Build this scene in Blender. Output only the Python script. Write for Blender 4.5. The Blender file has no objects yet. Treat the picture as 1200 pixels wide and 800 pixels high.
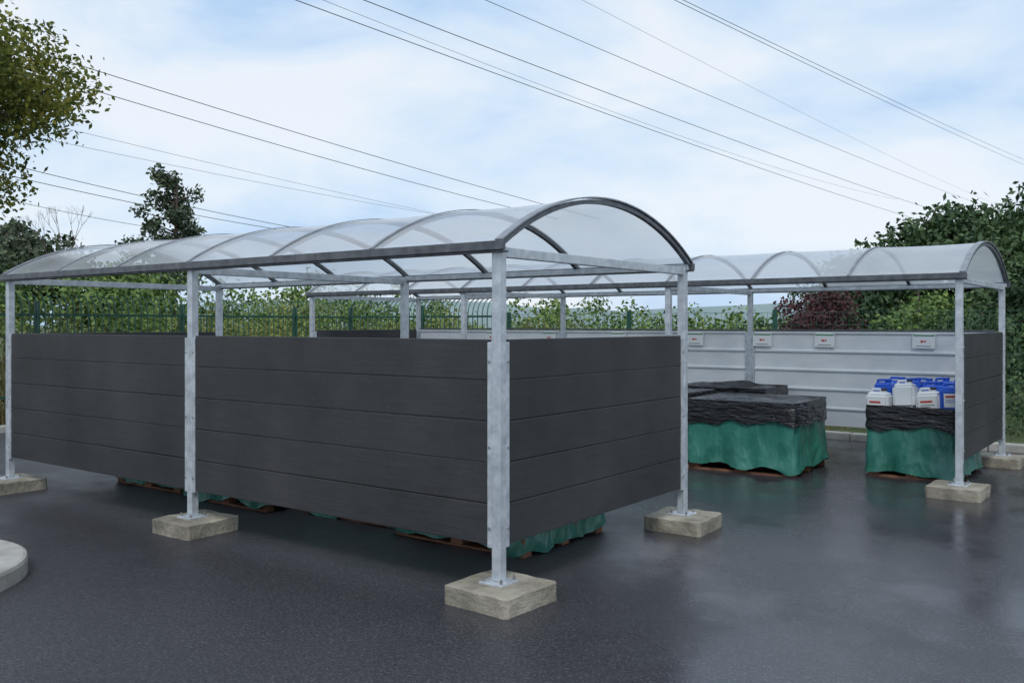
import bpy, bmesh, math, random
import numpy as np
from mathutils import Vector, Matrix, noise
random.seed(7); rng=np.random.default_rng(7)
S=bpy.context.scene
S.view_settings.view_transform='Standard'; S.view_settings.look='None'; S.view_settings.exposure=0
COL=S.collection

# ---------------------------------------------------------------- materials
def newmat(name):
    m=bpy.data.materials.new(name); m.use_nodes=True
    nt=m.node_tree; b=nt.nodes['Principled BSDF']
    return m,nt,b
def N(nt,t,**k):
    n=nt.nodes.new(t)
    for a,v in k.items(): setattr(n,a,v)
    return n
def noise_node(nt,scale,detail=4,coord='Object',vec_scale=None,rough=.55):
    tc=N(nt,'ShaderNodeTexCoord'); out=tc.outputs[coord]
    if vec_scale:
        mp=N(nt,'ShaderNodeMapping'); mp.inputs['Scale'].default_value=vec_scale
        nt.links.new(out,mp.inputs[0]); out=mp.outputs[0]
    n=N(nt,'ShaderNodeTexNoise'); n.inputs['Scale'].default_value=scale; n.inputs['Detail'].default_value=detail
    n.inputs['Roughness'].default_value=rough
    nt.links.new(out,n.inputs['Vector']); return n
def ramp(nt,src,stops):
    r=N(nt,'ShaderNodeValToRGB'); e=r.color_ramp.elements
    while len(e)<len(stops): e.new(.5)
    for i,(p,c) in enumerate(stops):
        e[i].position=p; e[i].color=(*c,1) if len(c)==3 else c
    nt.links.new(src,r.inputs[0]); return r
def g3(v): return (v,v,v)
def bump(nt,b,src,strength,dist):
    bp=N(nt,'ShaderNodeBump'); bp.inputs['Strength'].default_value=strength; bp.inputs['Distance'].default_value=dist
    nt.links.new(src,bp.inputs['Height']); nt.links.new(bp.outputs[0],b.inputs['Normal']); return bp
def simple(name,c1,c2,scale=5,rough=.5,metal=0,bs=.2,bd=.005,vec=None,r2=None,bscale=None):
    m,nt,b=newmat(name)
    n=noise_node(nt,scale,6,vec_scale=vec)
    r=ramp(nt,n.outputs[0],[(.3,c1),(.7,c2)]); nt.links.new(r.outputs[0],b.inputs['Base Color'])
    b.inputs['Metallic'].default_value=metal
    if r2 is None: b.inputs['Roughness'].default_value=rough
    else:
        rr=ramp(nt,n.outputs[0],[(.3,g3(rough)),(.7,g3(r2))]); nt.links.new(rr.outputs[0],b.inputs['Roughness'])
    n2=noise_node(nt,bscale or scale*6,5,vec_scale=vec); bump(nt,b,n2.outputs[0],bs,bd)
    return m
M={}
M['galv']=simple('galvanised_steel',(.42,.46,.50),(.66,.70,.74),16,.40,.5,.1,.002,r2=.55)
M['darksteel']=simple('dark_steel',(.07,.076,.088),(.15,.16,.175),12,.45,.3,.1,.002)
M['barsteel']=simple('glazing_bar_steel',(.20,.22,.25),(.32,.34,.37),12,.45,.3,.1,.002)
M['concrete']=simple('weathered_concrete',(.15,.135,.105),(.38,.35,.28),5,.85,0,.8,.015)
M['kerb']=simple('kerb_concrete',(.30,.29,.27),(.46,.45,.42),5,.8,0,.4,.006)
M['bark']=simple('bark',(.05,.04,.03),(.12,.09,.07),6,.9,0,.6,.02,vec=(1,1,.3))
M['wood']=simple('pallet_wood',(.14,.06,.035),(.28,.13,.07),6,.8,0,.4,.004)
M['bluehdpe']=simple('blue_plastic',(.01,.08,.50),(.02,.12,.62),4,.35,0,.1,.003)
M['whitehdpe']=simple('white_plastic',(.68,.71,.73),(.78,.80,.81),4,.4,0,.1,.003)
M['redlabel']=simple('red_label',(.45,.04,.03),(.6,.06,.04),9,.5)
M['blackcap']=simple('black_cap',(.02,.02,.02),(.04,.04,.04),9,.5)
M['fence']=simple('green_fence_paint',(.010,.060,.040),(.020,.09,.06),6,.5)
M['reed']=simple('dry_reeds',(.15,.12,.05),(.27,.22,.10),3,.9)
M['signwhite']=simple('sign_face',(.74,.76,.76),(.8,.82,.82),5,.35)
M['signgreen']=simple('sign_green',(.03,.2,.09),(.04,.24,.11),5,.35)
M['bolt']=simple('bolt_zinc',(.3,.3,.3),(.45,.45,.45),9,.4,.8)
M['wire']=simple('conductor',(.13,.14,.16),(.18,.19,.21),2,.6)

# dark composite boards
m,nt,b=newmat('charcoal_boards'); M['board']=m
n=noise_node(nt,1.3,6); r=ramp(nt,n.outputs[0],[(.3,(.029,.030,.033)),(.7,(.050,.050,.054))])
n2=noise_node(nt,3,6,vec_scale=(1,1,22)); r2=ramp(nt,n2.outputs[0],[(.35,g3(.88)),(.75,g3(1.18))])
mx=N(nt,'ShaderNodeMix',data_type='RGBA',blend_type='MULTIPLY'); mx.inputs[0].default_value=1
nt.links.new(r.outputs[0],mx.inputs[6]); nt.links.new(r2.outputs[0],mx.inputs[7])
dn=noise_node(nt,75,2); dr=ramp(nt,dn.outputs[0],[(.70,g3(0)),(.76,g3(.5))])
mx2=N(nt,'ShaderNodeMix',data_type='RGBA'); nt.links.new(dr.outputs[0],mx2.inputs[0]); nt.links.new(mx.outputs[2],mx2.inputs[6]); mx2.inputs[7].default_value=(.16,.16,.16,1)
nt.links.new(mx2.outputs[2],b.inputs['Base Color'])
rr=ramp(nt,n2.outputs[0],[(.3,g3(.46)),(.7,g3(.60))]); nt.links.new(rr.outputs[0],b.inputs['Roughness'])
b.inputs['Specular IOR Level'].default_value=.35
n3=noise_node(nt,60,4,vec_scale=(1,1,1.4)); bump(nt,b,n3.outputs[0],.3,.002)

# pale ribbed sheets
m,nt,b=newmat('pale_ribbed_sheet'); M['sheet']=m
n=noise_node(nt,2.2,6,vec_scale=(1,1,2)); r=ramp(nt,n.outputs[0],[(.3,(.64,.67,.70)),(.7,(.78,.80,.82))]); nt.links.new(r.outputs[0],b.inputs['Base Color'])
b.inputs['Roughness'].default_value=.4

# polycarbonate roof
m,nt,b=newmat('polycarbonate'); M['poly']=m
nt.nodes.remove(b); out=nt.nodes['Material Output']
tr=N(nt,'ShaderNodeBsdfTransparent'); tr.inputs[0].default_value=(.92,.955,.985,1)
tl=N(nt,'ShaderNodeBsdfTranslucent'); tl.inputs[0].default_value=(.90,.94,.97,1)
df=N(nt,'ShaderNodeBsdfDiffuse'); df.inputs[0].default_value=(.80,.84,.88,1)
gl=N(nt,'ShaderNodeBsdfGlossy'); gl.inputs['Roughness'].default_value=.12; gl.inputs[0].default_value=(.95,.97,1,1)
n=noise_node(nt,1.0,6,vec_scale=(1,.4,1)); rr=ramp(nt,n.outputs[0],[(.3,g3(.44)),(.7,g3(.70))])
m1=N(nt,'ShaderNodeMixShader'); m1.inputs[0].default_value=.5; nt.links.new(tl.outputs[0],m1.inputs[1]); nt.links.new(df.outputs[0],m1.inputs[2])
m2=N(nt,'ShaderNodeMixShader'); nt.links.new(rr.outputs[0],m2.inputs[0]); nt.links.new(tr.outputs[0],m2.inputs[1]); nt.links.new(m1.outputs[0],m2.inputs[2])
lw=N(nt,'ShaderNodeLayerWeight'); lw.inputs[0].default_value=.5
pw=N(nt,'ShaderNodeMath',operation='POWER'); pw.inputs[1].default_value=4; nt.links.new(lw.outputs['Facing'],pw.inputs[0])
ma=N(nt,'ShaderNodeMath',operation='MULTIPLY_ADD'); ma.inputs[1].default_value=.45; ma.inputs[2].default_value=.05; nt.links.new(pw.outputs[0],ma.inputs[0])
m3=N(nt,'ShaderNodeMixShader'); nt.links.new(ma.outputs[0],m3.inputs[0]); nt.links.new(m2.outputs[0],m3.inputs[1]); nt.links.new(gl.outputs[0],m3.inputs[2])
nt.links.new(m3.outputs[0],out.inputs[0])

# tarps
def tarp(name,c1,c2,rough,scale,vec,bs=.45,bscale=6):
    m,nt,b=newmat(name)
    n=noise_node(nt,scale,6); r=ramp(nt,n.outputs[0],[(.3,c1),(.7,c2)]); nt.links.new(r.outputs[0],b.inputs['Base Color'])
    b.inputs['Roughness'].default_value=rough
    n2=noise_node(nt,bscale,4,rough=.5,vec_scale=vec)
    w=N(nt,'ShaderNodeMath',operation='PINGPONG'); w.inputs[1].default_value=.09; nt.links.new(n2.outputs[0],w.inputs[0])
    bump(nt,b,w.outputs[0],bs,.10); return m
M['tarp']=tarp('green_tarpaulin',(.018,.125,.095),(.045,.20,.155),.30,3,(1.5,1.5,.55),.55,3)
M['film']=tarp('black_film',(.009,.009,.011),(.018,.018,.022),.22,4,(1,1,3.5),.6,4)

# foliage
def leafmat(name,c1,c2,c3,ns=.8,trans=False):
    m,nt,b=newmat(name)
    geo=N(nt,'ShaderNodeNewGeometry')
    n=noise_node(nt,ns,3); 
    ad=N(nt,'ShaderNodeMath',operation='MULTIPLY_ADD'); ad.inputs[1].default_value=.45
    nt.links.new(geo.outputs['Random Per Island'],ad.inputs[0])
    sb=N(nt,'ShaderNodeMath',operation='MULTIPLY_ADD'); sb.inputs[1].default_value=1.1; sb.inputs[2].default_value=-.3
    nt.links.new(n.outputs[0],sb.inputs[0]); nt.links.new(sb.outputs[0],ad.inputs[2])
    r=ramp(nt,ad.outputs[0],[(.15,c1),(.5,c2),(.85,c3)])
    nt.links.new(r.outputs[0],b.inputs['Base Color']); b.inputs['Roughness'].default_value=.6
    b.inputs['Specular IOR Level'].default_value=.3
    if trans:
        tl=N(nt,'ShaderNodeBsdfTranslucent'); nt.links.new(r.outputs[0],tl.inputs[0])
        mx=N(nt,'ShaderNodeMixShader'); mx.inputs[0].default_value=.4
        nt.links.new(b.outputs[0],mx.inputs[1]); nt.links.new(tl.outputs[0],mx.inputs[2]); nt.links.new(mx.outputs[0],nt.nodes['Material Output'].inputs[0])
    return m
M['leafY']=leafmat('leaf_autumn_green',(.05,.075,.02),(.15,.18,.035),(.38,.34,.07),1.2,True)
M['leafD']=leafmat('leaf_dark_green',(.022,.05,.022),(.055,.10,.04),(.11,.165,.06),.5)
M['leafM']=leafmat('leaf_mid_green',(.045,.095,.025),(.12,.20,.05),(.24,.30,.08),.5)
M['leafB']=leafmat('leaf_brush',(.08,.12,.03),(.19,.24,.06),(.34,.34,.11),.4)
M['leafP']=leafmat('leaf_copper',(.03,.013,.016),(.07,.026,.032),(.12,.05,.05),.9)
M['leafC']=leafmat('leaf_grey_green',(.035,.06,.035),(.07,.10,.055),(.12,.15,.08),.6)

# asphalt
m,nt,b=newmat('wet_asphalt'); M['asphalt']=m
tc=N(nt,'ShaderNodeTexCoord'); sp=N(nt,'ShaderNodeSeparateXYZ'); nt.links.new(tc.outputs['Object'],sp.inputs[0])
nb=noise_node(nt,.45,5); ns=noise_node(nt,.9,7,rough=.6)
a1=N(nt,'ShaderNodeMath',operation='MULTIPLY_ADD'); a1.inputs[1].default_value=.5; nt.links.new(sp.outputs[1],a1.inputs[0]); nt.links.new(sp.outputs[0],a1.inputs[2])
a2=N(nt,'ShaderNodeMath',operation='MULTIPLY_ADD'); a2.inputs[1].default_value=2.0; nt.links.new(nb.outputs[0],a2.inputs[0]); nt.links.new(a1.outputs[0],a2.inputs[2])
wet=N(nt,'ShaderNodeMapRange',interpolation_type='SMOOTHSTEP'); wet.inputs[1].default_value=1.2; wet.inputs[2].default_value=2.6
nt.links.new(a2.outputs[0],wet.inputs[0])
pud=ramp(nt,ns.outputs[0],[(.42,g3(0)),(.60,g3(1))])
ws=N(nt,'ShaderNodeMath',operation='MULTIPLY_ADD'); ws.inputs[1].default_value=.42; nt.links.new(pud.outputs[0],ws.inputs[0])
wm=N(nt,'ShaderNodeMath',operation='MULTIPLY'); wm.inputs[1].default_value=.6; nt.links.new(wet.outputs[0],wm.inputs[0]); nt.links.new(wm.outputs[0],ws.inputs[2])
ws.use_clamp=True
rr=ramp(nt,ws.outputs[0],[(0,g3(.52)),(.45,g3(.34)),(1,g3(.15))]); nt.links.new(rr.outputs[0],b.inputs['Roughness'])
ag=noise_node(nt,60,5,rough=.8); agr=ramp(nt,ag.outputs[0],[(.36,(.022,.022,.026)),(.56,(.046,.045,.053)),(.68,(.12,.12,.125))])
mot=ramp(nt,nb.outputs[0],[(.3,g3(.8)),(.7,g3(1.25))])
mx=N(nt,'ShaderNodeMix',data_type='RGBA',blend_type='MULTIPLY'); mx.inputs[0].default_value=1
nt.links.new(agr.outputs[0],mx.inputs[6]); nt.links.new(mot.outputs[0],mx.inputs[7]); nt.links.new(mx.outputs[2],b.inputs['Base Color'])
bp=bump(nt,b,ag.outputs[0],.3,.004)
bs=N(nt,'ShaderNodeMapRange'); bs.inputs[3].default_value=.7; bs.inputs[4].default_value=.12; nt.links.new(ws.outputs[0],bs.inputs[0]); nt.links.new(bs.outputs[0],bp.inputs['Strength'])
M['grass']=simple('rough_grass',(.04,.065,.02),(.10,.12,.04),1.5,.95,0,.8,.04)
M['hill']=simple('hazy_hill',(.18,.25,.25),(.25,.32,.32),.02,.95,0,.1,.1)  # distance haze is painted into the pale bluish hill colour

# ---------------------------------------------------------------- mesh helpers
def finish(bm,name,mats,parent=None,bevel=0,smooth=False,recalc=True):
    if recalc: bmesh.ops.recalc_face_normals(bm,faces=bm.faces)
    me=bpy.data.meshes.new(name); bm.to_mesh(me); bm.free()
    for mm in (mats if isinstance(mats,list) else [mats]): me.materials.append(M[mm])
    if smooth:
        for p in me.polygons: p.use_smooth=True
    o=bpy.data.objects.new(name,me); COL.objects.link(o)
    if parent: o.parent=parent
    if bevel:
        bv=o.modifiers.new('b','BEVEL'); bv.width=bevel; bv.segments=2; bv.limit_method='ANGLE'
    return o
def addbox(bm,x0,x1,y0,y1,z0,z1,mi=0,rot=0):
    r=bmesh.ops.create_cube(bm,size=1)
    c=Vector(((x0+x1)/2,(y0+y1)/2,(z0+z1)/2))
    for v in r['verts']:
        p=Vector((v.co.x*(x1-x0),v.co.y*(y1-y0),v.co.z*(z1-z0)))
        if rot: p=Matrix.Rotation(rot,3,'Z')@p
        v.co=p+c
    for f in {f for v in r['verts'] for f in v.link_faces}: f.material_index=mi
    return r['verts']
def addcyl(bm,p0,p1,r0,r1,seg=8,mi=0,cap=True):
    p0=Vector(p0);p1=Vector(p1);d=p1-p0
    q=d.to_track_quat('Z','Y').to_matrix()
    A=[];B=[]
    for i in range(seg):
        a=2*math.pi*i/seg; u=q@Vector((math.cos(a),math.sin(a),0))
        A.append(bm.verts.new(p0+u*r0)); B.append(bm.verts.new(p1+u*r1))
    fs=[bm.faces.new((A[i],A[(i+1)%seg],B[(i+1)%seg],B[i])) for i in range(seg)]
    if cap: fs+= [bm.faces.new(A[::-1]),bm.faces.new(B)]
    for f in fs: f.material_index=mi
def empty(name,loc=(0,0,0)):
    o=bpy.data.objects.new(name,None); o.empty_display_size=.2; o.location=loc; COL.objects.link(o); return o

# ---------------------------------------------------------------- ground
bm=bmesh.new(); bmesh.ops.create_grid(bm,x_segments=4,y_segments=4,size=2500)
finish(bm,'ground','grass')
bm=bmesh.new(); bmesh.ops.create_grid(bm,x_segments=2,y_segments=2,size=1)
for v in bm.verts: v.co=Vector((-11.6+(v.co.x+1)/2*51.6,-40+(v.co.y+1)/2*49.3,.004))
finish(bm,'asphalt_yard','asphalt')
bm=bmesh.new()
x=-11.6
while x<14:
    addbox(bm,x+.006,x+.909,9.3+random.uniform(-.008,.008),9.45,-.05,.11+random.uniform(-.006,.006)); x+=.915
finish(bm,'kerb','kerb',bevel=.018)
bm=bmesh.new()
y=-12
while y<9.2:
    addbox(bm,-11.75,-11.6,y+.006,y+.909,-.05,.11); y+=.915
finish(bm,'kerb','kerb',bevel=.018)
bm=bmesh.new()
cx,cy=-3.46,-2.22; R=.92; dirv=Vector((-.83,-.56,0)); nrm=Vector((-dirv.y,dirv.x,0))
pts=[]
for i in range(33):
    a=-math.pi/2+math.pi*i/32
    pts.append(Vector((cx,cy,0))-dirv*R*math.cos(a)+nrm*R*math.sin(a))
pts+= [pts[-1]+dirv*5, pts[0]+dirv*5]
lo=[bm.verts.new((p.x,p.y,-.02)) for p in pts]; hi=[bm.verts.new((p.x,p.y,.13)) for p in pts]
k=len(pts)
for i in range(k): bm.faces.new((lo[i],lo[(i+1)%k],hi[(i+1)%k],hi[i]))
bm.faces.new(hi)
finish(bm,'traffic_island','kerb',bevel=.03)

# ---------------------------------------------------------------- shelters
BAY=3.19; WID=2.53; ZT=2.2; RISE=.385; OV=.05
def arc(o,t):
    W=WID+2*OV; R=(W*W/4+RISE*RISE)/(2*RISE); hw=math.asin(W/2/R)
    th=-hw+2*hw*t
    return (WID/2+(R+o)*math.sin(th), ZT+.02+RISE-R+(R+o)*math.cos(th))
def arch(bm,x0,x1,o0,o1,n=28,mi=0,closed=True):
    ring=[]
    for i in range(n+1):
        a=arc(o0,i/n); c=arc(o1,i/n)
        ring.append([bm.verts.new((x0,a[0],a[1])),bm.verts.new((x1,a[0],a[1])),bm.verts.new((x1,c[0],c[1])),bm.verts.new((x0,c[0],c[1]))])
    for i in range(n):
        for j in range(4):
            bm.faces.new((ring[i][j],ring[i][(j+1)%4],ring[i+1][(j+1)%4],ring[i+1][j])).material_index=mi
    bm.faces.new(ring[0]); bm.faces.new(ring[-1][::-1])
def board_wall(parent,name,x0,x1,y0,y1,mat):
    bm=bmesh.new(); z=.345; h=.255
    for i in range(5):
        j=random.uniform(-.002,.002); tiltz=random.uniform(-.0025,.0025)
        vs=addbox(bm,x0+(j if x1-x0<.1 else 0),x1+(j if x1-x0<.1 else 0),y0+(j if y1-y0<.1 else 0),y1+(j if y1-y0<.1 else 0),z,z+h-.003)
        for v in vs:
            if (v.co.x if x1-x0>.1 else v.co.y)>((x0+x1)/2 if x1-x0>.1 else (y0+y1)/2): v.co.z+=tiltz if 0<i<4 else 0
        z+=h
    return finish(bm,name,mat,parent,bevel=.005)
def shelter(X,Y,bays,walls):
    E=empty('storage_shelter',(X,Y,0)); L=bays*BAY
    bb=bmesh.new(); bp=bmesh.new(); bo=bmesh.new(); ps=bmesh.new(); ch=bmesh.new()
    for k in range(bays+1):
        for yy in (0,WID):
            px=-k*BAY; r=random.uniform(-.05,.05); s=random.uniform(.245,.262)
            jx,jy=random.uniform(-.02,.02),random.uniform(-.02,.02)
            tb=bmesh.new(); bmesh.ops.create_cube(tb,size=1); bmesh.ops.bevel(tb,geom=tb.edges[:],offset=.05,segments=1,affect='EDGES')
            bmesh.ops.subdivide_edges(tb,edges=tb.edges[:],cuts=5,use_grid_fill=True)
            for v in tb.verts:
                p=Vector((v.co.x*2*s,v.co.y*2*s,v.co.z*.13)); q=p*9+Vector((k*5,yy*9,X*3))
                ed=max(abs(v.co.x),abs(v.co.y))
                p.x*=1-.02*max(0,noise.noise(q*2)); p.y*=1-.02*max(0,noise.noise(q*2.1))
                if ed>.40: p+=noise.noise_vector(q)*.009
                v.co=Matrix.Rotation(r,3,'Z')@p+Vector((px+jx,yy+jy,.055))
            tm=bpy.data.meshes.new('t'); tb.to_mesh(tm); tb.free(); bb.from_mesh(tm)
            addbox(bp,px-.09,px+.09,yy-.09,yy+.09,.1165,.132)
            for sx in(-1,1):
                for sy in(-1,1):
                    addcyl(bo,(px+sx*.066,yy+sy*.066,.132),(px+sx*.066,yy+sy*.066,.15),.011,.011,6)
                    addcyl(bo,(px+sx*.066,yy+sy*.066,.15),(px+sx*.066,yy+sy*.066,.162),.006,.006,6)
            addbox(ps,px-.033,px+.033,yy-.033,yy+.033,.133,ZT-.005)
            addbox(ps,px-.045,px-.0335,yy-.02,yy+.02,.133,.19)
            if yy==0 and 'front' in walls or yy==WID and 'back' in walls:
                if k<bays: addbox(ch,px-.070,px-.034,yy-.030,yy+.026,.33,1.60)
                if k>0: addbox(ch,px+.034,px+.066,yy-.030,yy+.026,.33,1.60)
                for zz in (.45,.95,1.48):
                    if k<bays: addcyl(bo,(px-.052,yy-.030,zz),(px-.052,yy-.038,zz),.009,.009,6)
                    if k>0: addcyl(bo,(px+.050,yy-.030,zz),(px+.050,yy-.038,zz),.009,.009,6)
            if (k==0 and 'right' in walls) or (k==bays and 'left' in walls):
                sgn=1 if yy==0 else -1
                a,c=sorted((yy+sgn*.034,yy+sgn*.070)); addbox(ch,px-.026,px+.030,a,c,.33,1.60)
                for zz in (.45,.95,1.48):
                    if k==0: addcyl(bo,(px+.030,(a+c)/2,zz),(px+.038,(a+c)/2,zz),.009,.009,6)
    ob=finish(bb,'concrete_bases','concrete',E)
    finish(bp,'base_plates','galv',E,bevel=.003); finish(bo,'bolts','bolt',E)
    finish(ps,'posts','galv',E,bevel=.005); finish(ch,'board_channels','galv',E,bevel=.004)
    bm=bmesh.new()
    for k in range(bays+1):
        px=-k*BAY
        addbox(bm,px-.022,px+.022,.036,WID-.036,ZT-.075,ZT-.012)
    finish(bm,'cross_beams','galv',E,bevel=.004)
    bm=bmesh.new()
    for yy,s in((-OV,-1),(WID+OV,1)):
        addbox(bm,-L-.08,.08,yy-.022,yy+.010 if s<0 else yy+.022,ZT-.035,ZT+.022)
        addbox(bm,-L-.078,.078,yy-(.012 if s<0 else .05),yy+(.05 if s<0 else .012),ZT-.048,ZT-.037)
    finish(bm,'eave_beams','darksteel',E,bevel=.004)
    bm=bmesh.new()
    for yy,s in((-OV,-1),(WID+OV,1)):
        a,c=sorted((yy-s*.024,yy-s*.050)); addbox(bm,-L-.05,.05,a,c,ZT-.034,ZT+.012)
    finish(bm,'eave_purlins','galv',E)
    bm=bmesh.new(); n=bays*3
    for i in range(n+1):
        px=-L*i/n; 
        if i==0: px+=.04
        if i==n: px-=.04
        arch(bm,px-.018,px+.018,-.035,-.006)
    finish(bm,'arch_ribs','darksteel',E)
    bm=bmesh.new()
    for i in range(n+1):
        px=-L*i/n; w=.014
        if i==0: px+=.04
        if i==n: px-=.04
        if i in (0,n): arch(bm,px-.03,px+.03,.004,.014)
        else: arch(bm,px-w,px+w,.004,.010)
    finish(bm,'glazing_bars','barsteel',E)
    bm=bmesh.new(); seg=36
    for i in range(n):
        xa=-L*i/n; xb=-L*(i+1)/n
        if i==0: xa+=.05
        if i==n-1: xb-=.05
        prev=None
        for j in range(seg+1):
            p=arc(0,j/seg)
            row=[bm.verts.new((xa+(xb-xa)*q/4,p[0],p[1]-(.010*math.sin(math.pi*q/4)))) for q in range(5)]
            if prev:
                for q in range(4): bm.faces.new((prev[q],prev[q+1],row[q+1],row[q]))
            prev=row
    finish(bm,'polycarbonate_roof','poly',E,smooth=True)
    for side,mat in walls.items():
        if side in('front','back'):
            yy=0 if side=='front' else WID
            for k in range(bays):
                if mat=='board': board_wall(E,'wall_boards',-(k+1)*BAY+.067,-k*BAY-.071,yy-.02,yy+.018,'board')
                else: ribbed(E,-(k+1)*BAY+.067,-k*BAY-.071,yy)
        else:
            xx=0 if side=='right' else -L
            board_wall(E,'end_boards',xx-.018,xx+.02,.071,WID-.071,'board')
    return E
def ribbed(E,x0,x1,yy):
    bm=bmesh.new(); prof=[]
    z=.345
    for i in range(5):
        prof+=[(0,z),(0,z+.205),(-.022,z+.222),(-.022,z+.243)]; z+=.255
    prof.append((0,z))
    A=[bm.verts.new((x0,yy+d,zz)) for d,zz in prof]; B=[bm.verts.new((x1,yy+d,zz)) for d,zz in prof]
    for i in range(len(prof)-1): bm.faces.new((A[i],B[i],B[i+1],A[i+1]))
    o=finish(bm,'ribbed_sheeting','sheet',E)
    so=o.modifiers.new('s','SOLIDIFY'); so.thickness=.003
    bm=bmesh.new(); addbox(bm,x0+.002,x1-.002,yy-.03,yy+.02,1.624,1.642)
    finish(bm,'sheet_capping','darksteel',E)
shelter(0,0,2,{'front':'board','right':'board','left':'board'})
shelter(1.58,5.44,3,{'back':'sheet','right':'board','left':'board'})

# ---------------------------------------------------------------- signs
def sign(x,y,z=1.50,w=.27,h=.19):
    bm=bmesh.new()
    addbox(bm,-w/2,w/2,-.004,.004,-h/2,h/2,0)
    addbox(bm,-w/2+.012,w/2-.012,-.0065,-.0045,h/2-.035,h/2-.018,1)
    addbox(bm,-.036,-.005,-.0065,-.0045,-.022,.006,2); addbox(bm,.005,.030,-.0065,-.0045,-.016,.004,2)
    addbox(bm,-.09,.09,-.0065,-.0045,-.07,-.064,3)
    for sx in(-1,1): addcyl(bm,(sx*(w/2-.015),-.004,h/2-.008),(sx*(w/2-.015),-.009,h/2-.008),.005,.005,6,3)
    o=finish(bm,'wall_sign',['signwhite','signgreen','redlabel','blackcap']); o.location=(x,y,z); o.rotation_euler=(0,random.uniform(-.02,.02),0)
for x in (.70,-.55,-1.42,-2.45,-3.75,-5.05,-6.25): sign(x,7.97-.036)

# ---------------------------------------------------------------- wrapped pallets
def crumple(name,x0,x1,y0,y1,z0,z1,mat,amp,seed,parent,flare=.05,cuts=40,opentop=False,lump=0,hem=.03,fold='v'):
    bm=bmesh.new(); bmesh.ops.create_cube(bm,size=1)
    bmesh.ops.subdivide_edges(bm,edges=bm.edges,cuts=cuts,use_grid_fill=True)
    c=Vector(((x0+x1)/2,(y0+y1)/2,(z0+z1)/2)); sx,sy,sz=x1-x0,y1-y0,z1-z0
    off=Vector((seed*7.3,seed*3.1,seed*1.7))
    if opentop:
        bmesh.ops.delete(bm,geom=[f for f in bm.faces if f.normal.z>.9],context='FACES')
    bmesh.ops.delete(bm,geom=[f for f in bm.faces if f.normal.z<-.9],context='FACES')
    for v in bm.verts:
        u=v.co.copy(); t=u.z+.5
        ax,ay=abs(u.x)*2,abs(u.y)*2
        k=1-.035*max(0,min(ax,ay)-.85)/.15
        p=Vector((u.x*sx*k,u.y*sy*k,u.z*sz))
        side=max(ax,ay)>.98
        if fold=='v':
            q=Vector((p.x*5+p.z*.9,p.y*5+p.z*.9,p.z*.9))+off; q2=Vector((p.x*12-p.z*3,p.y*12-p.z*3,p.z*1.5))+off
            f=(noise.noise(q))*amp*.8*(1.3-t*.8)-(abs(noise.noise(q2)))*amp*.7*(1.3-t)
        else:
            q=Vector((p.x*2.5,p.y*2.5,p.z*13))+off; q2=Vector((p.x*5,p.y*5,p.z*26+p.x*3))+off
            f=noise.noise(q)*amp*.5-abs(noise.noise(q2))*amp*.7
        if side: 
            edge=Vector((u.x if ax>.98 else 0,u.y if ay>.98 else 0,0)).normalized()
            p+=edge*f+edge*flare*(1-t)**2.5*(1+1.3*noise.noise(q*.8))
            p.z+=(1-t)**2*noise.noise(Vector((p.x*4,p.y*4,0))+off)*hem
        else:
            m=min(1,4*(1-max(ax,ay)))
            w=Vector((p.x*2.2,p.y*2.2,0))+off
            p.z+=f*.5+m*lump*(noise.noise(w)-.15)-m*abs(noise.noise(w*2.6))*lump*.35
        v.co=p+c
    return finish(bm,name,mat,parent,smooth=True)
def pallet(parent,x0,x1,y0,y1):
    bm=bmesh.new()
    for t in (0,.5,1):
        for s in (0,.5,1):
            bx=x0+(x1-x0-.12)*t; by=y0+(y1-y0-.1)*s
            addbox(bm,bx,bx+.12,by,by+.1,.022,.1)
        by=y0+(y1-y0-.1)*t
        addbox(bm,x0,x1,by,by+.1,.004,.021); addbox(bm,x0,x1,by,by+.1,.101,.118)
    for i in range(7):
        bx=x0+(x1-x0-.1)*i/6; addbox(bm,bx,bx+.1,y0,y1,.119,.138)
    finish(bm,'wooden_pallet','wood',parent)
def wrapped(x0,x1,y0,y1,zg,z1,seed,opentop=False,lump=.05,z0=.05,rot=0,hem=.04):
    E=empty('tarpaulin_wrapped_pallet',((x0+x1)/2,(y0+y1)/2,0)); ox,oy=(x0+x1)/2,(y0+y1)/2
    E.rotation_euler=(0,0,rot)
    X0,X1,Y0,Y1=x0-ox,x1-ox,y0-oy,y1-oy
    pallet(E,X0+.02,X1-.02,Y0+.02,Y1-.02)
    crumple('green_tarpaulin',X0,X1,Y0,Y1,z0,zg+.05,'tarp',.05,seed,E,flare=.035,hem=hem)
    crumple('black_film',X0-.022,X1+.022,Y0-.022,Y1+.022,zg,z1,'film',.02,seed+9,E,flare=.004,cuts=34,opentop=opentop,lump=lump,hem=.07,fold='h')
    return E
wrapped(-1.42,-.12,5.52,6.72,.58,.83,1,lump=.09,rot=.03,z0=.075,hem=.09)
wrapped(-2.3,-1.0,6.88,7.8,.62,.88,2,lump=.12)
wrapped(-2.95,-1.6,5.6,6.75,.58,.86,3,lump=.12)
wrapped(.46,1.42,6.25,7.45,.55,.80,4,opentop=True,z0=.045,hem=.06)
for i,(a,c) in enumerate([(-1.78,-.46),(-3.1,-1.9),(-4.55,-3.3),(-5.95,-4.75)]):
    wrapped(a,c,(.90,1.05,.82,.9)[i],2.05,.7,1.05,11+i,lump=.1,z0=.045,hem=.08)

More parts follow.
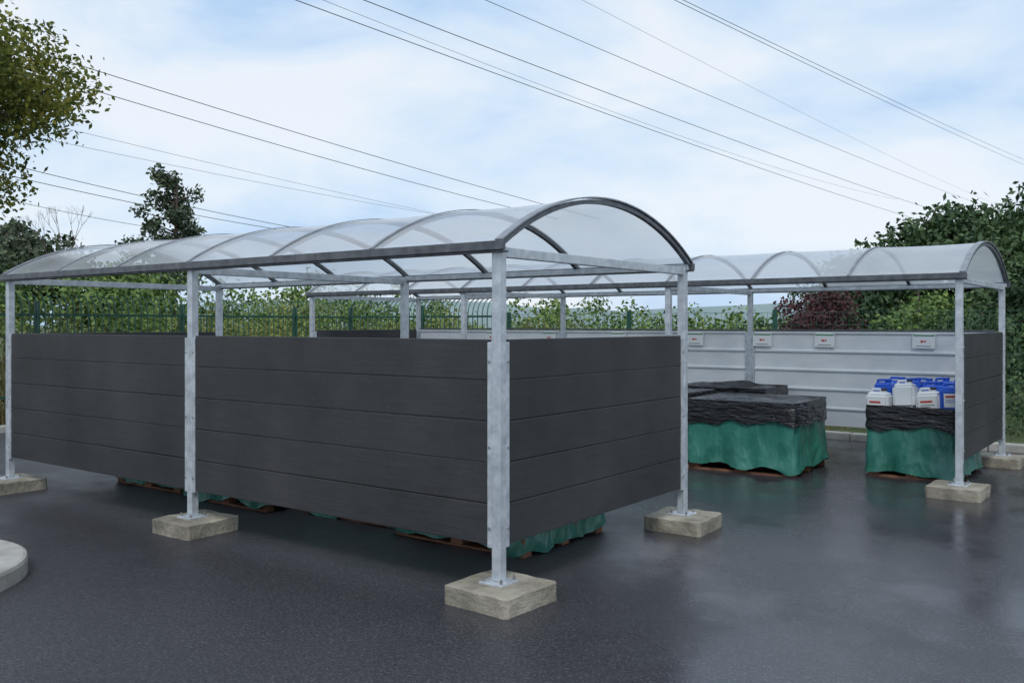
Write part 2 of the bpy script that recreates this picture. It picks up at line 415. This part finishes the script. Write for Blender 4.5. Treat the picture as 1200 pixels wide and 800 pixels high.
# jerrycans
def jerrycan(x,y,z,col,rz,tilt=0,label=False,w=.25,d=.2,h=.31):
    bm=bmesh.new()
    vs=addbox(bm,-w/2,w/2,-d/2,d/2,0,h*.82,0)
    bmesh.ops.bevel(bm,geom=[e for e in bm.edges],offset=.028,segments=3,affect='EDGES')
    a=[bm.verts.new(p) for p in((-w*.42,-d*.38,h*.80),(w*.42,-d*.38,h*.80),(w*.42,d*.38,h*.80),(-w*.42,d*.38,h*.80))]
    c=[bm.verts.new(p) for p in((-w*.36,-d*.22,h*.88),(w*.25,-d*.22,h*.88),(w*.25,d*.22,h*.88),(-w*.36,d*.22,h*.88))]
    for i in range(4): bm.faces.new((a[i],a[(i+1)%4],c[(i+1)%4],c[i]))
    bm.faces.new(c)
    addcyl(bm,(w*.22,0,h*.84),(w*.22,0,h*.93),.026,.024,12,0); addcyl(bm,(w*.22,0,h*.93),(w*.22,0,h*1.0),.032,.032,12,2)
    addcyl(bm,(-w*.34,0,h*.82),(-w*.30,0,h*.98),.014,.013,8,0); addcyl(bm,(-w*.31,0,h*.97),(w*.06,0,h*.97),.014,.014,8,0); addcyl(bm,(w*.06,0,h*.98),(w*.08,0,h*.84),.013,.014,8,0)
    if label:
        addbox(bm,-w*.34,w*.34,-d/2-.0025,-d/2-.0005,h*.16,h*.64,1)
        addbox(bm,-w*.28,w*.20,-d/2-.005,-d/2-.003,h*.50,h*.57,3)
        addbox(bm,-w*.28,w*.28,-d/2-.005,-d/2-.003,h*.40,h*.42,2); addbox(bm,-w*.28,w*.1,-d/2-.005,-d/2-.003,h*.33,h*.35,2)
    o=finish(bm,'jerrycan',[col,'signwhite','blackcap' if col=='whitehdpe' else 'bluehdpe','redlabel'])
    o.location=(x,y,z); o.rotation_euler=(tilt,random.uniform(-.12,.12),rz)
for iy,yy in enumerate((6.38,6.62,6.86,7.10,7.33)):
    for ix,xx in enumerate((.59,.85,1.11,1.34)):
        white=(iy==0 and ix in(0,2)) or (iy==1 and ix==3) or (iy==0 and ix==1)
        zz=.69+(.06 if (ix+iy)%2 else .0)+random.uniform(-.02,.03)
        jerrycan(xx+random.uniform(-.01,.01),yy+random.uniform(-.01,.01),zz,'whitehdpe' if white else 'bluehdpe',random.uniform(-.3,.3),random.uniform(-.12,.12),label=(ix in(0,2) and iy==0) or random.random()<.2,w=random.uniform(.23,.265))
bm=bmesh.new(); addbox(bm,.52,1.37,6.31,7.42,.14,.70); o=finish(bm,'jerrycan_crate','blackcap',bevel=.02)

# ---------------------------------------------------------------- fence
bm=bmesh.new()
def pale(x,y,dx,dy,h,sx,sy):
    w=.013
    prev=Vector((x,y,.05))
    for p in (Vector((x,y,h-.28)),Vector((x+sx*.03,y+sy*.03,h-.16)),Vector((x+sx*.10,y+sy*.10,h-.05)),Vector((x+sx*.19,y+sy*.19,h))):
        addcyl(bm,prev,p,w,w,4,cap=False); prev=p
y=-8
while y<9.9: pale(-12,y,0,1,2.22,-1,0); y+=.125
x=-11.9
while x<-7.5: pale(x,9.9,1,0,2.22,0,1); x+=.125
for z in(.5,1.85):
    addbox(bm,-12.06,-12.02,-8,9.9,z,z+.04); addbox(bm,-12,-7.5,9.93,9.97,z,z+.04)
for y in np.arange(-8,10,2.75): addbox(bm,-12.14,-12.07,y,y+.07,0,2.1)
for x in np.arange(-12,-7,2.2): addbox(bm,x,x+.07,9.98,10.05,0,2.1)
finish(bm,'metal_fence','fence')
bm=bmesh.new()
x=-7.4
while x<9:
    addcyl(bm,(x,9.9,.05),(x,9.9,1.9),.0025,.0025,4,cap=False); x+=.1
for z in np.arange(.1,1.95,.2): addcyl(bm,(-7.4,9.905,z),(9,9.905,z),.003,.003,4,cap=False)
for x in np.arange(-7.4,9.1,2.7): addbox(bm,x-.03,x+.03,9.93,9.99,0,1.95)
finish(bm,'mesh_fence','fence')

# ---------------------------------------------------------------- vegetation
def leafquads(name,C,size,mat,parent=None,aspect=.55):
    n=len(C); a=rng.normal(size=(n,3)); a/=np.linalg.norm(a,axis=1)[:,None]
    t=rng.normal(size=(n,3)); b_=np.cross(a,t); b_/=np.linalg.norm(b_,axis=1)[:,None]
    s=size*rng.uniform(.6,1.35,size=(n,1))
    V=np.stack([C-a*s*.5,C+b_*s*aspect*.5+a*s*.05,C+a*s*.5,C-b_*s*aspect*.5+a*s*.05],1).reshape(-1,3)
    me=bpy.data.meshes.new(name); me.vertices.add(4*n); me.vertices.foreach_set('co',V.ravel())
    me.loops.add(4*n); me.loops.foreach_set('vertex_index',np.arange(4*n,dtype=np.int32))
    me.polygons.add(n); me.polygons.foreach_set('loop_start',np.arange(0,4*n,4,dtype=np.int32))
    me.update(calc_edges=True); me.validate(); me.materials.append(M[mat])
    o=bpy.data.objects.new(name,me); COL.objects.link(o)
    if parent: o.parent=parent
    return o
def scatter(clumps,per):
    out=[]
    for (c,r) in clumps:
        k=max(8,int(per*r[0]*r[1]))
        d=rng.normal(size=(k,3)); d/=np.linalg.norm(d,axis=1)[:,None]
        rad=rng.uniform(.25,1.0,size=(k,1))**.6*(1+.18*rng.normal(size=(k,1)))
        out.append(np.array(c)+d*rad*np.array(r))
    return np.concatenate(out)
def tree(name,x,y,base,top,rad,mat,size=.15,nclump=26,per=500,cr=.34,shape=0,trunk=None):
    E=empty(name,(x,y,0)); H=top-base; cz=(top+base)/2
    cl=[];bm=bmesh.new(); tr=trunk or rad*.07
    lean=rng.normal(size=2)*.1
    addcyl(bm,(0,0,-.05),(lean[0],lean[1],base+H*.25),tr,tr*.7,9); addcyl(bm,(lean[0],lean[1],base+H*.25),(lean[0]*1.5,lean[1]*1.5,base+H*.85),tr*.7,tr*.2,8)
    for i in range(nclump):
        d=rng.normal(size=3); d/=np.linalg.norm(d); rr=rng.uniform(.35,.85)
        c=np.array([d[0]*rad*rr,d[1]*rad*rr,cz+d[2]*H*.5*rr])
        if shape==1:
            t=(i+.5)/nclump; ang=rng.uniform(0,6.28); rr=rad*(1-.75*t**1.8)*rng.uniform(.15,.95)
            c=np.array([math.cos(ang)*rr,math.sin(ang)*rr,base+H*t*.97])
            q=cr*rad*(1.1-t*.5)*rng.uniform(.7,1.25)
        else:
            q=cr*rad*rng.uniform(.6,1.25); c[2]=min(c[2],top-q*.7-rng.uniform(0,.15)*H)
        cl.append((c,(q,q,q*.75)))
        s=Vector((lean[0],lean[1],base+H*rng.uniform(.1,.5))) if shape==0 else Vector((lean[0],lean[1],c[2]-.4))
        addcyl(bm,s,Vector(c),tr*.3,tr*.06,6)
    finish(bm,'trunk_and_limbs','bark',E)
    leafquads('foliage',scatter(cl,per),size,mat,E)
    return E
tree('deciduous_tree',-12.35,1.25,3.3,8.3,2.85,'leafY',.105,54,1250,.26,trunk=.2)
tree('deciduous_tree',-33.5,12.3,1.5,6.3,3.0,'leafC',.26,30,300,.32)
tree('deciduous_tree',-30.8,9.4,1.2,5.6,2.6,'leafC',.26,26,300,.32)
tree('deciduous_tree',-29.5,14.2,1.0,4.4,2.4,'leafM',.24,24,300,.34)
tree('deciduous_tree',-36.9,21.5,3.4,9.4,2.5,'leafC',.24,52,330,.28,shape=1)
bm=bmesh.new()
def bare(p,d,l,r,k):
    q=p+d*l; addcyl(bm,p,q,r,r*.6,5,cap=False)
    if k:
        for _ in range(2 if k>3 else 3):
            e=(d+Vector(rng.normal(size=3))*.3+Vector((0,0,.15))).normalized(); bare(q,e,l*.66,r*.55,k-1)
bare(Vector((-28.9,12.6,0)),Vector((0,0,1)),2.3,.07,5)
finish(bm,'bare_tree','bark')
tree('deciduous_tree',-2.9,30.7,.8,6.2,4.0,'leafD',.25,42,300,.30)
tree('deciduous_tree',.4,25.3,.4,5.9,3.4,'leafD',.22,44,330,.30)
tree('deciduous_tree',4.2,22.3,.4,5.6,3.4,'leafD',.22,40,330,.32)
tree('deciduous_tree',-6.6,31.5,.8,4.6,2.9,'leafD',.24,26,300,.33)
tree('deciduous_tree',1.6,16.6,.2,3.4,2.2,'leafD',.15,34,500,.32)
tree('deciduous_tree',4.4,13.9,.2,3.0,1.8,'leafD',.13,30,600,.34)
tree('copper_beech_tree',-3.75,17.7,.4,2.8,1.35,'leafP',.10,26,1200,.36)
tree('deciduous_tree',-1.7,18.5,.1,3.0,1.6,'leafM',.12,24,700,.34)
tree('deciduous_tree',.3,14.4,.1,2.3,1.1,'leafD',.10,22,900,.36)
def hedge(name,p0,p1,wid,hmin,hmax,mat,size,n,per,cr=.6):
    cl=[]
    for i in range(n):
        t=rng.uniform(); h=rng.uniform(hmin,hmax)*(1+.18*math.sin(t*17+p0[0])); 
        x=p0[0]+(p1[0]-p0[0])*t+rng.normal()*wid*.4; y=p0[1]+(p1[1]-p0[1])*t+rng.normal()*wid*.4
        zz=h*rng.uniform(.15,1)**.6; q=cr*rng.uniform(.6,1.25)
        cl.append(((x,y,max(.1,zz-q*.6)),(q,q,q*.8)))
    C=scatter(cl,per); C=C[C[:,2]>0]
    return leafquads(name,C,size,mat)
hedge('hedge',(-14,-6),(-14.5,12),1.4,1.6,2.4,'leafB',.10,120,340,.55)
hedge('hedge',(-20,-6),(-24,22),3,2.5,3.5,'leafM',.17,130,200,.9)
hedge('hedge',(-24,14),(-9,13),1.6,1.7,2.4,'leafB',.11,100,340,.55)
hedge('hedge',(-9,12.4),(-2,12.4),1.0,1.2,1.75,'leafM',.09,60,400,.5)
hedge('hedge',(-2,12.0),(9,11.2),1.0,1.0,1.8,'leafD',.09,90,420,.5)
hedge('hedge',(-40,20),(-20,30),3,2.4,3.6,'leafM',.24,70,150,1.0)
hedge('hedge',(-22,30),(-8,30),2.5,1.9,2.9,'leafM',.2,70,170,.9)
hedge('hedge',(-26,22),(-6,22),2.0,1.5,2.3,'leafM',.16,90,210,.7)
hedge('hedge',(-9,26),(6,22),2.0,2.0,3.4,'leafD',.18,70,200,.9)
bm=bmesh.new()
for i in range(5200):
    if i%2: x=rng.uniform(-13.6,-12.3); y=rng.uniform(-6,11)
    else: x=rng.uniform(-13,-6) if i%4 else rng.uniform(-13,-1); y=rng.uniform(10.3,11.4)
    h=rng.uniform(.9,2.0) if i%2 or x<-6 else rng.uniform(.3,.9)
    if y<2.2: h*=.5
    dx,dy=rng.normal(size=2)*.10*h; a=rng.uniform(0,6.28); w=.012
    v=[bm.verts.new((x-w*math.cos(a),y-w*math.sin(a),0)),bm.verts.new((x+w*math.cos(a),y+w*math.sin(a),0)),bm.verts.new((x+dx,y+dy,h))]
    bm.faces.new(v)
finish(bm,'reeds','reed',recalc=False)
bm=bmesh.new()
prev=None
for i in range(61):
    t=i/60; x=-520+t*700; y=300+120*math.sin(t*2.2); h=1.7+9+8*noise.noise(Vector((t*4,1,0)))+3*noise.noise(Vector((t*14,3,0)))
    row=[bm.verts.new((x,y-60,-1)),bm.verts.new((x,y,h)),bm.verts.new((x,y+90,h*1.3))]
    if prev:
        for j in(0,1): bm.faces.new((prev[j],row[j],row[j+1],prev[j+1]))
    prev=row
finish(bm,'hills','hill',smooth=True)

# ---------------------------------------------------------------- overhead lines (all run along world Y)
def wire(s,q1,h1,q2,h2,r,sag=.0):
    x=3.43-s; bm=bmesh.new(); pts=[]
    dq=q2-q1; qa=q1-.17*dq; qb=q2+.25*dq
    for i in range(41):
        q=qa+(qb-qa)*i/40; t=(q-q1)/dq
        z=1.71+s*(h1+(h2-h1)*t)-4*sag*s*t*(1-t)
        pts.append(Vector((x,-4.47+s*q,z)))
    for a,c in zip(pts[:-1],pts[1:]): addcyl(bm,a,c,r,r,4,cap=False)
    return bm
lines=[(50,.835,.451,4.41,.476,.036,.012),(48,.887,.465,3.44,.496,.018,.02),(46,.966,.488,4.86,.556,.036,.012),(40,1.26,.572,5.99,.707,.028,.012),
(38,1.58,.663,5.72,.738,.015,.012),(28,1.994,.781,7.7,1.184,.028,.01),(28.6,2.04,.794,7.7,1.222,.028,.01),
(70,.4666,.2955,1.417,.232,.036,.004),(74,.537,.2665,1.303,.2152,.036,.004),(90,.5126,.217,1.1086,.1836,.02,.002),(92,.547,.1988,1.088,.1816,.02,.002),
(100,.4985,.1634,.82,.1351,.04,.002),(101,.504,.1515,.7986,.1298,.04,.002),(104,.445,.1322,.588,.118,.03,.001)]
for L_ in lines:
    bm=wire(*L_[:5],L_[5],L_[6]); finish(bm,'overhead_power_line','wire',recalc=False)

# ---------------------------------------------------------------- light
W=bpy.data.worlds.new('World'); S.world=W; W.use_nodes=True; nt=W.node_tree
bg=nt.nodes['Background']; bg.inputs[1].default_value=.125
sky=N(nt,'ShaderNodeTexSky'); sky.sky_type='NISHITA'; sky.sun_disc=False
SE,SA=50,150
sky.sun_elevation=math.radians(SE); sky.sun_rotation=math.radians(SA)
tc=N(nt,'ShaderNodeTexCoord'); mp=N(nt,'ShaderNodeMapping'); mp.inputs['Scale'].default_value=(1,1,2.6); mp.inputs['Location'].default_value=(.3,.1,.2)
nt.links.new(tc.outputs['Generated'],mp.inputs[0])
n1=N(nt,'ShaderNodeTexNoise'); n1.inputs['Scale'].default_value=3.0; n1.inputs['Detail'].default_value=8; n1.inputs['Roughness'].default_value=.52; n1.inputs['Distortion'].default_value=.3
nt.links.new(mp.outputs[0],n1.inputs['Vector'])
cr=ramp(nt,n1.outputs[0],[(.36,(4.0,5.5,7.6)),(.46,(5.3,6.5,7.9)),(.60,(6.9,7.4,8.0))])
mx=N(nt,'ShaderNodeMix',data_type='RGBA'); mx.inputs[0].default_value=.93
nt.links.new(sky.outputs[0],mx.inputs[6]); nt.links.new(cr.outputs[0],mx.inputs[7]); nt.links.new(mx.outputs[2],bg.inputs[0])
sl=bpy.data.lights.new('sun','SUN'); sl.energy=1.5; sl.angle=math.radians(15); sl.color=(1,.96,.9)
so=bpy.data.objects.new('sun',sl); COL.objects.link(so)
az=math.radians(SA); el=math.radians(SE)
d=Vector((math.sin(az)*math.cos(el),math.cos(az)*math.cos(el),math.sin(el)))
so.rotation_euler=(-d).to_track_quat('-Z','Y').to_euler()

# ---------------------------------------------------------------- camera
cd=bpy.data.cameras.new('camera'); cam=bpy.data.objects.new('camera',cd); COL.objects.link(cam)
cd.lens=32.07; cd.sensor_width=36; cd.shift_y=-20/1200; cd.clip_end=6000
cam.location=(3.43,-4.468,1.71); cam.rotation_euler=(math.radians(90),0,math.radians(36.7))
S.camera=cam
